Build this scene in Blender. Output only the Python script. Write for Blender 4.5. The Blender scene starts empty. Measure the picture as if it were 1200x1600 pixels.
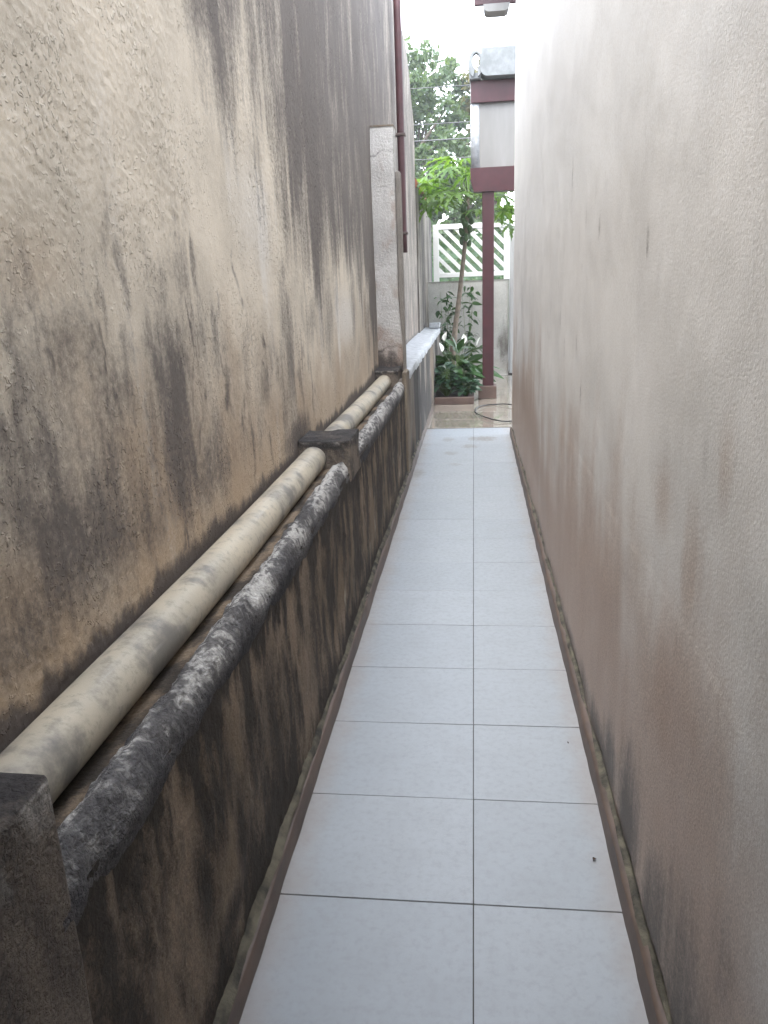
import bpy, bmesh, math, random
import numpy as np
from mathutils import Matrix, Vector

random.seed(7)
RNG = np.random.default_rng(11)
scene = bpy.context.scene
COL = scene.collection
R = math.radians

# ------------------------------------------------------------------ camera, sky, sun, exposure
cam_data = bpy.data.cameras.new('camera')
cam = bpy.data.objects.new('camera', cam_data)
COL.objects.link(cam)
cam.matrix_world = Matrix(((0.99313763, 0.00489889, 0.11684885, 0.0),
                           (0.11063737, 0.2844961, -0.95227167, 0.0),
                           (-0.03790811, 0.95866468, 0.28200178, 1.5),
                           (0, 0, 0, 1)))
cam_data.sensor_fit = 'VERTICAL'
cam_data.sensor_height = 36.0
cam_data.sensor_width = 27.0
cam_data.lens = 1205 / 1600 * 36.0
cam_data.clip_start = 0.02
cam_data.clip_end = 600
scene.camera = cam
scene.render.resolution_x = 768
scene.render.resolution_y = 1024

SUN_EL, SUN_AZ = R(62), R(-150)      # azimuth from +Y towards +X
world = bpy.data.worlds.new('World')
scene.world = world
world.use_nodes = True
wn = world.node_tree.nodes
wl = world.node_tree.links
for n in list(wn):
    wn.remove(n)
w_out = wn.new('ShaderNodeOutputWorld')
w_bg = wn.new('ShaderNodeBackground')
w_sky = wn.new('ShaderNodeTexSky')
w_sky.sky_type = 'NISHITA'
w_sky.sun_disc = False
w_sky.sun_elevation = SUN_EL
w_sky.sun_rotation = SUN_AZ
w_sky.dust_density = 1.0
w_sky.air_density = 1.0
w_sky.ozone_density = 1.0
w_hs = wn.new('ShaderNodeHueSaturation')
w_hs.inputs['Saturation'].default_value = 0.34
w_bg.inputs['Strength'].default_value = 0.15
wl.new(w_sky.outputs[0], w_hs.inputs['Color'])
wl.new(w_hs.outputs[0], w_bg.inputs['Color'])
wl.new(w_bg.outputs[0], w_out.inputs[0])

sun_data = bpy.data.lights.new('sun', 'SUN')
sun_data.energy = 0.6
sun_data.angle = R(40)
sun_data.color = (1.0, 0.99, 0.96)
sun = bpy.data.objects.new('sun', sun_data)
COL.objects.link(sun)
sd = Vector((math.sin(SUN_AZ) * math.cos(SUN_EL), math.cos(SUN_AZ) * math.cos(SUN_EL), math.sin(SUN_EL)))
sun.rotation_euler = sd.to_track_quat('Z', 'Y').to_euler()
sun.location = (0, 0, 20)

scene.view_settings.view_transform = 'Standard'
scene.view_settings.look = 'None'
scene.view_settings.gamma = 1.0
scene.view_settings.use_curve_mapping = False
scene.view_settings.exposure = 3.2
scene.render.engine = 'CYCLES'
scene.cycles.max_bounces = 8
scene.cycles.diffuse_bounces = 4
scene.cycles.glossy_bounces = 3
scene.cycles.transmission_bounces = 3

# ------------------------------------------------------------------ helpers: numpy noise
_T = RNG.random((16, 256, 256)).astype(np.float64)


def vn(u, v, s=0):
    u = np.asarray(u, float); v = np.asarray(v, float)
    iu = np.floor(u).astype(int); iv = np.floor(v).astype(int)
    fu = u - iu; fv = v - iv
    fu = fu * fu * (3 - 2 * fu); fv = fv * fv * (3 - 2 * fv)
    T = _T[s % 16]
    a = T[iu % 256, iv % 256]; b = T[(iu + 1) % 256, iv % 256]
    c = T[iu % 256, (iv + 1) % 256]; d = T[(iu + 1) % 256, (iv + 1) % 256]
    return (a * (1 - fu) + b * fu) * (1 - fv) + (c * (1 - fu) + d * fu) * fv


def fbm(u, v, s=0, o=4, g=0.5):
    t = 0; a = 1; n = 0
    for i in range(o):
        t = t + a * vn(u * 2 ** i + 17.3 * i, v * 2 ** i + 5.1 * i, s + i)
        n += a; a *= g
    return t / n


def ss(a, b, x):
    t = np.clip((np.asarray(x, float) - a) / (b - a), 0, 1)
    return t * t * (3 - 2 * t)


def blob(Y, Z, y, z, ry, rz):
    return np.exp(-(((Y - y) / ry) ** 2 + ((Z - z) / rz) ** 2))


# ------------------------------------------------------------------ helpers: objects
def tag(o, label=None, cat=None, group=None, kind=None):
    if label: o['label'] = label
    if cat: o['category'] = cat
    if group: o['group'] = group
    if kind: o['kind'] = kind
    return o


def empty(name, loc=(0, 0, 0)):
    o = bpy.data.objects.new(name, None)
    o.location = loc
    o.empty_display_size = 0.1
    COL.objects.link(o)
    return o


def link(name, me, mat=None, parent=None, smooth=False):
    o = bpy.data.objects.new(name, me)
    if mat and not me.materials:
        me.materials.append(mat)
    COL.objects.link(o)
    if parent:
        o.parent = parent
        o.matrix_parent_inverse = Matrix.Translation(-parent.location) if parent.parent is None else Matrix()
    if smooth:
        me.polygons.foreach_set('use_smooth', [True] * len(me.polygons))
    return o


def from_bm(name, bm, mat=None, parent=None, smooth=False):
    me = bpy.data.meshes.new(name)
    bmesh.ops.recalc_face_normals(bm, faces=bm.faces)
    bm.to_mesh(me); bm.free()
    return link(name, me, mat, parent, smooth)


def add_box(bm, a, b, bev=0.0, seg=2):
    r = bmesh.ops.create_cube(bm, size=1.0)
    vs = r['verts']
    for v in vs:
        v.co = Vector(((a[i] + b[i]) / 2 + v.co[i] * (b[i] - a[i]) for i in range(3)))
    if bev > 0:
        es = list({e for v in vs for e in v.link_edges})
        bmesh.ops.bevel(bm, geom=es, offset=bev, segments=seg, affect='EDGES', profile=0.5)


def box(name, a, b, mat, parent=None, bev=0.004, seg=2):
    bm = bmesh.new()
    add_box(bm, a, b, bev, seg)
    return from_bm(name, bm, mat, parent)


def np_mesh(name, verts, quads):
    me = bpy.data.meshes.new(name)
    nv, nq = len(verts), len(quads)
    me.vertices.add(nv)
    me.vertices.foreach_set('co', np.asarray(verts, np.float32).ravel())
    me.loops.add(nq * 4)
    me.loops.foreach_set('vertex_index', np.asarray(quads, np.int32).ravel())
    me.polygons.add(nq)
    me.polygons.foreach_set('loop_start', np.arange(0, nq * 4, 4, dtype=np.int32))
    me.update(calc_edges=True)
    me.validate()
    return me


def set_col(me, name, rgb):
    at = me.attributes.new(name, 'FLOAT_COLOR', 'POINT')
    a = np.ones((len(me.vertices), 4), np.float32)
    a[:len(rgb), :3] = rgb
    if len(rgb) < len(a):
        a[len(rgb):, :3] = 0
    at.data.foreach_set('color', a.ravel())


def grid_mesh(name, P, rgb=None, back=None, flip=False):
    """P: (m,n,3) grid of points; back: offset vector that closes the slab behind the face"""
    m, n = P.shape[:2]
    idx = np.arange(m * n).reshape(m, n)
    q = np.stack([idx[:-1, :-1], idx[1:, :-1], idx[1:, 1:], idx[:-1, 1:]], -1).reshape(-1, 4)
    V = P.reshape(-1, 3)
    if flip:
        q = q[:, ::-1]
    if back is not None:
        B = V + np.array(back)
        # flat back: same boundary, only the rim is kept
        rim = np.concatenate([idx[:, 0], idx[-1, 1:], idx[-2::-1, -1], idx[0, -2:0:-1]])
        k = len(rim)
        Bv = V[rim].copy()
        Bv = Bv + np.array(back)
        base = len(V)
        V = np.concatenate([V, Bv])
        r2 = base + np.arange(k)
        nx = np.roll(np.arange(k), -1)
        side = np.stack([rim, r2, r2[nx], rim[nx]], -1)
        if not flip:
            side = side[:, ::-1]
        q = np.concatenate([q, side])
    me = np_mesh(name, V, q)
    if rgb is not None:
        set_col(me, 'wear', rgb.reshape(-1, 3))
    return me


def axis(*segs):
    out = []
    for a, b, d in segs:
        n = max(1, int(round((b - a) / d)))
        out.append(np.linspace(a, b, n, endpoint=False))
    out.append([segs[-1][1]])
    return np.concatenate(out)


def tube(name, pts, rad, mat, parent=None, sides=12, caps=True):
    bm = bmesh.new()
    add_tube(bm, pts, rad, sides, caps)
    return from_bm(name, bm, mat, parent, smooth=True)


def add_tube(bm, pts, rad, sides=10, caps=True):
    pts = [Vector(p) for p in pts]
    if not hasattr(rad, '__len__'):
        rad = [rad] * len(pts)
    rings = []
    ref = None
    for i, p in enumerate(pts):
        t = (pts[min(i + 1, len(pts) - 1)] - pts[max(i - 1, 0)]).normalized()
        if ref is None:
            ref = Vector((0, 0, 1)) if abs(t.z) < 0.9 else Vector((1, 0, 0))
        u = (ref - t * ref.dot(t)).normalized()
        ref = u
        w = t.cross(u)
        rings.append([bm.verts.new(p + (u * math.cos(a) + w * math.sin(a)) * rad[i])
                      for a in [2 * math.pi * k / sides for k in range(sides)]])
    for a, b in zip(rings[:-1], rings[1:]):
        for k in range(sides):
            bm.faces.new((a[k], a[(k + 1) % sides], b[(k + 1) % sides], b[k]))
    if caps:
        bm.faces.new(rings[0][::-1]); bm.faces.new(rings[-1])


# ------------------------------------------------------------------ helpers: materials
def new_mat(name):
    m = bpy.data.materials.new(name)
    m.use_nodes = True
    nt = m.node_tree
    b = nt.nodes['Principled BSDF']
    return m, nt, b


def N(nt, typ, **kw):
    n = nt.nodes.new(typ)
    for k, v in kw.items():
        setattr(n, k, v)
    return n


def mixc(nt, fac, a, b, mode='MIX'):
    n = nt.nodes.new('ShaderNodeMix')
    n.data_type = 'RGBA'; n.blend_type = mode
    for i, v in ((0, fac), (6, a), (7, b)):
        if hasattr(v, 'is_output') or isinstance(v, bpy.types.NodeSocket):
            nt.links.new(v, n.inputs[i])
        elif i == 0:
            n.inputs[0].default_value = v
        else:
            n.inputs[i].default_value = (*v, 1)
    return n.outputs[2]


def math_n(nt, op, a, b=0.0, clamp=False):
    n = nt.nodes.new('ShaderNodeMath')
    n.operation = op; n.use_clamp = clamp
    for i, v in enumerate((a, b)):
        if isinstance(v, bpy.types.NodeSocket):
            nt.links.new(v, n.inputs[i])
        else:
            n.inputs[i].default_value = v
    return n.outputs[0]


def ramp(nt, fac, stops, interp='LINEAR'):
    n = nt.nodes.new('ShaderNodeMapRange')
    n.interpolation_type = 'SMOOTHSTEP'
    nt.links.new(fac, n.inputs[0])
    n.inputs[1].default_value = stops[0]; n.inputs[2].default_value = stops[1]
    n.inputs[3].default_value = stops[2] if len(stops) > 2 else 0.0
    n.inputs[4].default_value = stops[3] if len(stops) > 3 else 1.0
    return n.outputs[0]


def noise(nt, scale, detail=4, rough=0.55, vec=None, stretch=None, dist=0.0):
    if vec is None:
        tc = nt.nodes.new('ShaderNodeTexCoord')
        vec = tc.outputs['Object']
    if stretch:
        mp = nt.nodes.new('ShaderNodeMapping')
        mp.inputs['Scale'].default_value = stretch
        nt.links.new(vec, mp.inputs['Vector'])
        vec = mp.outputs[0]
    n = nt.nodes.new('ShaderNodeTexNoise')
    n.inputs['Scale'].default_value = scale
    n.inputs['Detail'].default_value = detail
    n.inputs['Roughness'].default_value = rough
    n.inputs['Distortion'].default_value = dist
    nt.links.new(vec, n.inputs['Vector'])
    return n.outputs[0]


def bump(nt, bsdf, height, strength=0.5, dist=0.005, chain=None):
    n = nt.nodes.new('ShaderNodeBump')
    n.inputs['Strength'].default_value = strength
    n.inputs['Distance'].default_value = dist
    nt.links.new(height, n.inputs['Height'])
    if chain is not None:
        nt.links.new(chain, n.inputs['Normal'])
    nt.links.new(n.outputs[0], bsdf.inputs['Normal'])
    return n.outputs[0]


def plaster(name, base, tint, mould, pale=(0.6, 0.58, 0.55), rough=0.85, bscale=90, bdist=0.004, var=0.25,
            spec=0.3, streak=0.65, kmax=0.94, grain=0.5, worm=False, pscale=55):
    """rendered wall; wear.R = mould, wear.G = brown tint, wear.B = pale washed plaster"""
    m, nt, b = new_mat(name)
    at = N(nt, 'ShaderNodeAttribute', attribute_name='wear')
    sp = N(nt, 'ShaderNodeSeparateColor')
    nt.links.new(at.outputs['Color'], sp.inputs[0])
    fine = noise(nt, pscale, 7, 0.75)
    st = noise(nt, 26, 5, 0.6, stretch=(1, 1, 0.09))
    big = noise(nt, 3.2, 5, 0.6)
    v = ramp(nt, big, (0.3, 0.7))
    c = mixc(nt, v, base, tuple(x * (1 - var) for x in base))
    # brown tint
    g = math_n(nt, 'ADD', sp.outputs[1], math_n(nt, 'MULTIPLY', math_n(nt, 'SUBTRACT', big, 0.5), 0.5))
    g = ramp(nt, g, (0.05, 0.95))
    c = mixc(nt, g, c, tint)
    p = math_n(nt, 'ADD', sp.outputs[2], math_n(nt, 'MULTIPLY', math_n(nt, 'SUBTRACT', fine, 0.5), 0.7))
    p = ramp(nt, p, (0.25, 0.75))
    c = mixc(nt, p, c, pale)
    # mould with vertical streaks and speckle
    s1 = math_n(nt, 'MULTIPLY', math_n(nt, 'SUBTRACT', st, 0.5), 1.1 * streak)
    s2 = math_n(nt, 'MULTIPLY', math_n(nt, 'SUBTRACT', fine, 0.5), 1.2)
    k = math_n(nt, 'ADD', sp.outputs[0], math_n(nt, 'ADD', s1, s2))
    k = math_n(nt, 'ADD', k, math_n(nt, 'MULTIPLY', math_n(nt, 'SUBTRACT', noise(nt, 7, 5, 0.65, stretch=(1, 1, 0.45)), 0.5), 1.1))
    gate = ramp(nt, sp.outputs[0], (0.03, 0.4))
    k = math_n(nt, 'MULTIPLY', ramp(nt, k, (0.0, 1.0)), gate)
    k = math_n(nt, 'MULTIPLY', k, kmax)
    c = mixc(nt, k, c, mould)
    # fine grain
    gr = noise(nt, 170, 4, 0.75)
    c = mixc(nt, grain, c, mixc(nt, ramp(nt, gr, (0.32, 0.68)), (0.28, 0.28, 0.28), (0.74, 0.74, 0.74)), 'OVERLAY')
    nt.links.new(c, b.inputs['Base Color'])
    b.inputs['Roughness'].default_value = rough
    b.inputs['Specular IOR Level'].default_value = spec
    h = noise(nt, bscale, 4, 0.6, dist=0.4)
    if worm:
        wn_ = noise(nt, bscale * .55, 2, 0.5, dist=0.7)
        area = ramp(nt, noise(nt, 4.0, 3), (0.42, 0.62, 0.12, 1.0))
        h = math_n(nt, 'ADD', math_n(nt, 'MULTIPLY', h, .16), math_n(nt, 'MULTIPLY', ramp(nt, wn_, (0.56, 0.70)), area))
    bump(nt, b, h, 1.0, bdist)
    return m


def simple(name, col, rough=0.6, var=0.2, scale=12, spec=0.5, metal=0.0, bscale=0, bdist=0.002, col2=None, stretch=None):
    m, nt, b = new_mat(name)
    n = noise(nt, scale, 5, 0.6, stretch=stretch)
    c = mixc(nt, ramp(nt, n, (0.3, 0.7)), col, col2 or tuple(x * (1 - var) for x in col))
    nt.links.new(c, b.inputs['Base Color'])
    b.inputs['Roughness'].default_value = rough
    b.inputs['Specular IOR Level'].default_value = spec
    b.inputs['Metallic'].default_value = metal
    if bscale:
        bump(nt, b, noise(nt, bscale, 4, 0.6), 0.6, bdist)
    return m


def leaf_mat(name, c1, c2, trans=0.35, rough=0.45):
    m, nt, b = new_mat(name)
    oi = N(nt, 'ShaderNodeObjectInfo')
    ge = N(nt, 'ShaderNodeNewGeometry')
    r = math_n(nt, 'FRACT', math_n(nt, 'ADD', oi.outputs['Random'], ge.outputs['Random Per Island']))
    n = noise(nt, 9, 3)
    f = math_n(nt, 'ADD', math_n(nt, 'MULTIPLY', r, 0.7), math_n(nt, 'MULTIPLY', n, 0.3))
    c = mixc(nt, f, c1, c2)
    nt.links.new(c, b.inputs['Base Color'])
    b.inputs['Roughness'].default_value = rough
    tr = N(nt, 'ShaderNodeBsdfTranslucent')
    tc = mixc(nt, 1.0, c, (1.25, 1.25, 0.6), 'MULTIPLY')
    nt.links.new(tc, tr.inputs[0])
    mx = N(nt, 'ShaderNodeMixShader')
    mx.inputs[0].default_value = trans
    nt.links.new(b.outputs[0], mx.inputs[1]); nt.links.new(tr.outputs[0], mx.inputs[2])
    out = nt.nodes['Material Output']
    nt.links.new(mx.outputs[0], out.inputs[0])
    return m


M = {}
M['wall_left'] = plaster('cream_roughcast', (0.77, 0.69, 0.57), (0.47, 0.36, 0.255), (0.108, 0.094, 0.09),
                         pale=(0.76, 0.715, 0.645), bscale=150, worm=True, bdist=0.0032, grain=0.25, kmax=0.9, rough=0.8, spec=0.35)
M['wall_low'] = plaster('mouldy_render', (0.26, 0.20, 0.145), (0.18, 0.135, 0.092), (0.030, 0.025, 0.021),
                        pale=(0.42, 0.365, 0.285), streak=0.4, pscale=80, bscale=80, bdist=0.004, rough=0.85)
M['coping'] = plaster('crusty_coping', (0.17, 0.165, 0.165), (0.10, 0.085, 0.07), (0.036, 0.035, 0.04),
                      pale=(0.50, 0.49, 0.465), bscale=95, pscale=120, bdist=0.016, rough=0.85, streak=0.3)
M['wall_right'] = plaster('pale_painted_render', (0.71, 0.685, 0.65), (0.42, 0.31, 0.24), (0.10, 0.083, 0.072),
                          pale=(0.74, 0.735, 0.72), bscale=170, bdist=0.0010, rough=0.55, spec=0.5, var=0.12, grain=0.42, streak=0.4)
M['block'] = plaster('mossy_concrete', (0.22, 0.185, 0.15), (0.16, 0.125, 0.10), (0.028, 0.027, 0.029), pale=(0.48, 0.45, 0.41), bscale=90, bdist=0.010, streak=.2)
M['pier'] = plaster('whitewashed_pier', (0.58, 0.555, 0.52), (0.38, 0.30, 0.25), (0.07, 0.06, 0.055), bscale=60,
                    bdist=0.010, rough=0.8)
M['parapet'] = plaster('grey_render', (0.25, 0.225, 0.195), (0.18, 0.14, 0.10), (0.045, 0.042, 0.04), bscale=70, rough=0.85, streak=0.35)
M['cap'] = simple('weathered_white_cap', (0.48, 0.50, 0.52), 0.6, col2=(0.30, 0.315, 0.33), scale=14, bscale=50, bdist=0.003)
M['grout'] = simple('dark_grout', (0.08, 0.076, 0.07), 0.9, scale=30)
M['skirting'] = simple('brown_skirting', (0.125, 0.088, 0.068), 0.5, col2=(0.075, 0.055, 0.045), scale=7, bscale=40, bdist=0.001)
M['moss'] = simple('mossy_mortar', (0.15, 0.136, 0.098), 0.95, col2=(0.028, 0.026, 0.023), scale=13, bscale=70, bdist=0.006)
M['red'] = simple('oxide_red_paint', (0.055, 0.011, 0.015), 0.45, var=0.3, scale=6)
M['red_dull'] = simple('dull_red_pipe', (0.075, 0.024, 0.027), 0.55, var=0.3, scale=6)
M['white'] = simple('white_gloss_paint', (0.80, 0.80, 0.80), 0.4, var=0.05, scale=5)
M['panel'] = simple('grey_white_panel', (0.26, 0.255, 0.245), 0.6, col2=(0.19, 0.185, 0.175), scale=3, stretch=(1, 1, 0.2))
M['fibre'] = simple('fibre_cement', (0.20, 0.21, 0.215), 0.75, col2=(0.13, 0.14, 0.14), scale=8, bscale=60, bdist=0.002)
M['concrete'] = simple('back_wall_render', (0.42, 0.41, 0.38), 0.85, col2=(0.29, 0.28, 0.25), scale=3.0, bscale=60, bdist=0.003)
M['terracotta'] = simple('terracotta', (0.33, 0.13, 0.075), 0.8, var=0.4, scale=10, bscale=40)
M['soil'] = simple('soil', (0.05, 0.036, 0.026), 0.95, var=0.4, scale=25, bscale=40, bdist=0.01)
M['kerb'] = simple('planter_kerb', (0.13, 0.085, 0.07), 0.5, var=0.3, scale=7)
M['rubber'] = simple('black_rubber', (0.012, 0.012, 0.012), 0.35, var=0.2)
M['asphalt'] = simple('asphalt', (0.055, 0.055, 0.055), 0.9, scale=20)
M['bark'] = simple('bark', (0.15, 0.12, 0.09), 0.9, col2=(0.07, 0.055, 0.045), scale=14, bscale=40, bdist=0.01)
M['papaya_bark'] = simple('papaya_bark', (0.20, 0.16, 0.12), 0.85, col2=(0.12, 0.10, 0.08), scale=20, bscale=30, bdist=0.006)
M['metal'] = simple('rusty_bracket', (0.10, 0.07, 0.06), 0.6, scale=20)
M['leaf_papaya'] = leaf_mat('papaya_leaf', (0.065, 0.145, 0.03), (0.15, 0.25, 0.055), 0.5)
M['leaf_dark'] = leaf_mat('lily_leaf', (0.018, 0.06, 0.014), (0.04, 0.11, 0.022), 0.2, 0.3)
M['leaf_blue'] = leaf_mat('shrub_leaf', (0.02, 0.06, 0.03), (0.05, 0.10, 0.055), 0.15, 0.35)
M['leaf_tree'] = leaf_mat('tree_leaf', (0.05, 0.095, 0.045), (0.12, 0.17, 0.075), 0.45)
M['leaf_tree2'] = leaf_mat('yellowish_tree_leaf', (0.08, 0.10, 0.03), (0.17, 0.14, 0.05), 0.35)
M['stem'] = simple('green_stem', (0.10, 0.16, 0.04), 0.5)
M['petal'] = simple('white_spathe', (0.75, 0.76, 0.70), 0.5, var=0.05)
M['fruit'] = simple('green_fruit', (0.05, 0.10, 0.03), 0.45)
M['dry_leaf'] = simple('dry_leaf', (0.06, 0.04, 0.03), 0.8)
M['far_wall'] = simple('far_house_white', (0.50, 0.495, 0.48), 0.8, var=0.1, scale=2)
M['glass'] = simple('dark_glass', (0.03, 0.035, 0.04), 0.08)
M['wire'] = simple('wire', (0.09, 0.09, 0.09), 0.6)


def tile_mat(name, c1, c2, dirt, rough, wet):
    m, nt, b = new_mat(name)
    oi = N(nt, 'ShaderNodeObjectInfo')
    ge = N(nt, 'ShaderNodeNewGeometry')
    pos = ge.outputs['Position']
    n1 = noise(nt, 7, 5, 0.6, vec=pos)
    n2 = noise(nt, 45, 4, 0.7, vec=pos)
    n3 = noise(nt, 220, 2, 0.6, vec=pos)
    c = mixc(nt, oi.outputs['Random'], c1, c2)
    c = mixc(nt, ramp(nt, n1, (0.35, 0.75, 0, 0.3)), c, dirt)
    c = mixc(nt, ramp(nt, n2, (0.42, 0.75, 0, 0.5)), c, dirt)
    c = mixc(nt, ramp(nt, n3, (0.55, 0.8, 0, 0.18)), c, (0.3, 0.3, 0.3))
    sx = N(nt, 'ShaderNodeSeparateXYZ')
    nt.links.new(pos, sx.inputs[0])
    # brown dirt washed along both walls
    e1 = math_n(nt, 'ADD', math_n(nt, 'ABSOLUTE', math_n(nt, 'ADD', sx.outputs[0], 0.065)), math_n(nt, 'MULTIPLY', math_n(nt, 'SUBTRACT', n1, 0.5), 0.12))
    if not wet:
        c = mixc(nt, ramp(nt, e1, (0.33, 0.46, 0, 0.45)), c, (0.30, 0.24, 0.19))
        # damp footprints before the yard
        for (x, y, rx, ry, s) in ((-0.04, 7.25, 0.09, 0.10, 0.9), (0.10, 7.62, 0.12, 0.14, 1.0), (-0.02, 7.62, 0.05, 0.1, .9),
                                  (-0.22, 6.95, 0.07, 0.09, 0.8), (-0.26, 7.6, 0.06, 0.12, 0.8), (-0.17, 6.5, 0.06, 0.06, 0.5),
                                  (-0.46, 6.2, 0.06, 0.16, .7)):
            dx = math_n(nt, 'DIVIDE', math_n(nt, 'SUBTRACT', sx.outputs[0], x), rx)
            dy = math_n(nt, 'DIVIDE', math_n(nt, 'SUBTRACT', sx.outputs[1], y), ry)
            d = math_n(nt, 'ADD', math_n(nt, 'MULTIPLY', dx, dx), math_n(nt, 'MULTIPLY', dy, dy))
            d = math_n(nt, 'ADD', d, math_n(nt, 'MULTIPLY', math_n(nt, 'SUBTRACT', noise(nt, 22, 4, 0.7, vec=pos), 0.5), 4.5))
            c = mixc(nt, ramp(nt, d, (0.0, 1.3, 0.7 * s, 0.0)), c, (0.20, 0.18, 0.16))
    nt.links.new(c, b.inputs['Base Color'])
    if wet:
        nt.links.new(ramp(nt, n1, (0.35, 0.65, rough, rough + 0.14)), b.inputs['Roughness'])
        b.inputs['Coat Weight'].default_value = 0.8
        b.inputs['Coat Roughness'].default_value = 0.03
    else:
        nt.links.new(ramp(nt, n2, (0.3, 0.7, rough, rough + 0.15)), b.inputs['Roughness'])
    bump(nt, b, n3, 0.15, 0.0008)
    return m


M['tile'] = tile_mat('white_floor_tile', (0.315, 0.345, 0.374), (0.343, 0.372, 0.40), (0.26, 0.278, 0.292), 0.32, False)
M['tile_yard'] = tile_mat('wet_beige_tile', (0.33, 0.29, 0.235), (0.38, 0.335, 0.27), (0.22, 0.185, 0.145), 0.10, True)

# ------------------------------------------------------------------ ground, passage floor, yard floor
gm = bpy.data.meshes.new('ground')
gm.from_pydata([(-250, -250, -0.03), (250, -250, -0.03), (250, 250, -0.03), (-250, 250, -0.03)], [], [(0, 1, 2, 3)])
tag(link('ground', gm, M['soil']), kind='structure')

TL = 0.413
Y0 = 1.590 - 7 * TL            # first row of joints behind the camera
XG = -0.008
YARD = 8.24
floor = box('passage_floor', (-0.56, Y0 - 0.5, -0.029), (0.42, YARD - 0.002, -0.0035), M['grout'], bev=0)
tag(floor, kind='structure')


def tile_mesh(name, w, l, mat):
    bm = bmesh.new()
    add_box(bm, (0.0013, 0.002, -0.012), (w - 0.0013, l - 0.002, 0.0), 0.0007, 1)
    me = bpy.data.meshes.new(name)
    bmesh.ops.recalc_face_normals(bm, faces=bm.faces)
    bm.to_mesh(me); bm.free()
    me.materials.append(mat)
    return me


tl = tile_mesh('tile_wide', XG + 0.53, TL, M['tile'])
tr = tile_mesh('tile_cut', 0.40 - XG, TL, M['tile'])
y = Y0
while y < YARD - 0.1:
    for me, x in ((tl, -0.53), (tr, XG)):
        if y + TL > YARD:
            me = tile_mesh('tile_end', (XG + 0.53) if x < -0.1 else (0.40 - XG), YARD - y, M['tile'])
        o = link('tile', me, None, floor)
        o.location = (x, y, random.uniform(-0.0004, 0.0004))
        o.rotation_euler = (random.gauss(0, 0.0006), random.gauss(0, 0.0008), 0)
    y += TL

yard = box('yard_floor', (-0.56, YARD, -0.029), (4.2, 13.0, -0.0035), M['grout'], bev=0)
tag(yard, kind='structure')
ty = tile_mesh('tile_yard', 0.52, 0.52, M['tile_yard'])
for i in range(-1, 8):
    for j in range(0, 9):
        x = XG + i * 0.52
        yy = YARD + 0.002 + j * 0.52
        o = link('tile', ty, None, yard)
        o.location = (x, yy, random.uniform(-0.0006, 0.0002))

# street beyond the back wall
st = bpy.data.meshes.new('road')
st.from_pydata([(-21, 15.5, -0.02), (21, 15.5, -0.02), (21, 21.5, -0.02), (-21, 21.5, -0.02)], [], [(0, 1, 2, 3)])
tag(link('road', st, M['asphalt']), kind='structure')

# ------------------------------------------------------------------ left: tall roughcast house wall
XW = -0.745
ys = axis((-3, 0.7, 0.05), (0.7, 2.2, 0.0055), (2.2, 4.5, 0.010), (4.5, 6.4, 0.02), (6.4, 10.75, 0.045))
zs = axis((0.0, 0.72, 0.12), (0.72, 2.3, 0.0065), (2.3, 4.1, 0.018))
Y, Z = np.meshgrid(ys, zs, indexing='ij')
worm = np.abs(fbm(Y * 62 + 1.3 * vn(Y * 17, Z * 17, 3), Z * 95, 5, 2) - 0.5) * 2      # ridged roughcast
worm = ss(0.55, 0.0, worm)
patch = ss(0.30, 0.62, fbm(Y * 1.7, Z * 1.7, 2, 3))
amp = (0.0004 + 0.0018 * patch) * (0.55 + 0.45 * ss(1.5, 1.7, Z) + 0.3 * ss(1.2, 0.95, Z))
lump = (fbm(Y * 2.2, Z * 2.2, 7, 4) - 0.5) * 0.012
fade = ss(6.0, 3.5, Y) * 0.8 + 0.2
D = lump + worm * amp * fade + (fbm(Y * 70, Z * 70, 9, 2) - 0.5) * 0.0015 * fade
ztop = np.interp(Y, [9.8, 10.75], [4.1, 3.45])
Zc = np.minimum(Z, ztop)
P = np.stack([XW + D * ss(-3, -2.9, Y), Y, Zc], -1)
strk = fbm(Y * 6, Z * 0.8, 1, 4)
strk2 = fbm(Y * 22, Z * 1.6, 4, 3)
blot = fbm(Y * 4.2, Z * 2.1, 6, 4)
zb = np.interp(Y, [1.9, 2.2, 2.32, 2.9, 3.0, 3.12, 3.4, 4.0, 5.0, 5.4, 6.0, 7.0], [3.2, 2.5, 2.02, 2.04, 2.08, 1.88, 1.66, 1.60, 1.54, 1.35, 1.1, 0.45])
up = ss(-0.45, 0.45, Z - zb + (strk - 0.5) * 0.6 + (strk2 - 0.5) * 0.35 + (blot - .5) * .5)
lvl = np.interp(Y, [2.2, 2.9, 3.05, 3.4, 6, 7, 10], [0.95, 0.95, 0.90, 1.2, 1.2, 1.05, 0.9])
mould = up * lvl * (0.70 + 0.6 * (strk - 0.3))
low = ss(0.47, 0.66, blot + (strk - 0.5) * 0.35) * ss(1.66, 1.38, Z + (strk2 - .5) * .3) * np.interp(Z, [0.9, 1.05, 1.25], [0.35, 0.5, 0.75]) * np.interp(Y, [1.2, 2.6, 3.5, 5], [0.9, 0.8, 0.5, 0.35])
mould = np.maximum(mould, low * 0.85 + .42 * ss(1.62, 1.25, Z + (strk - .5) * .4) * ss(.86, 1.02, Z) * np.interp(Y, [1.5, 2.2, 3, 4], [1, .75, .5, .3]))
Yw = Y + (fbm(Y * 9, Z * 5, 8, 4) - .5) * .22; Zw = Z + (fbm(Y * 12, Z * 4, 12, 4) - .5) * .40
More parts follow.
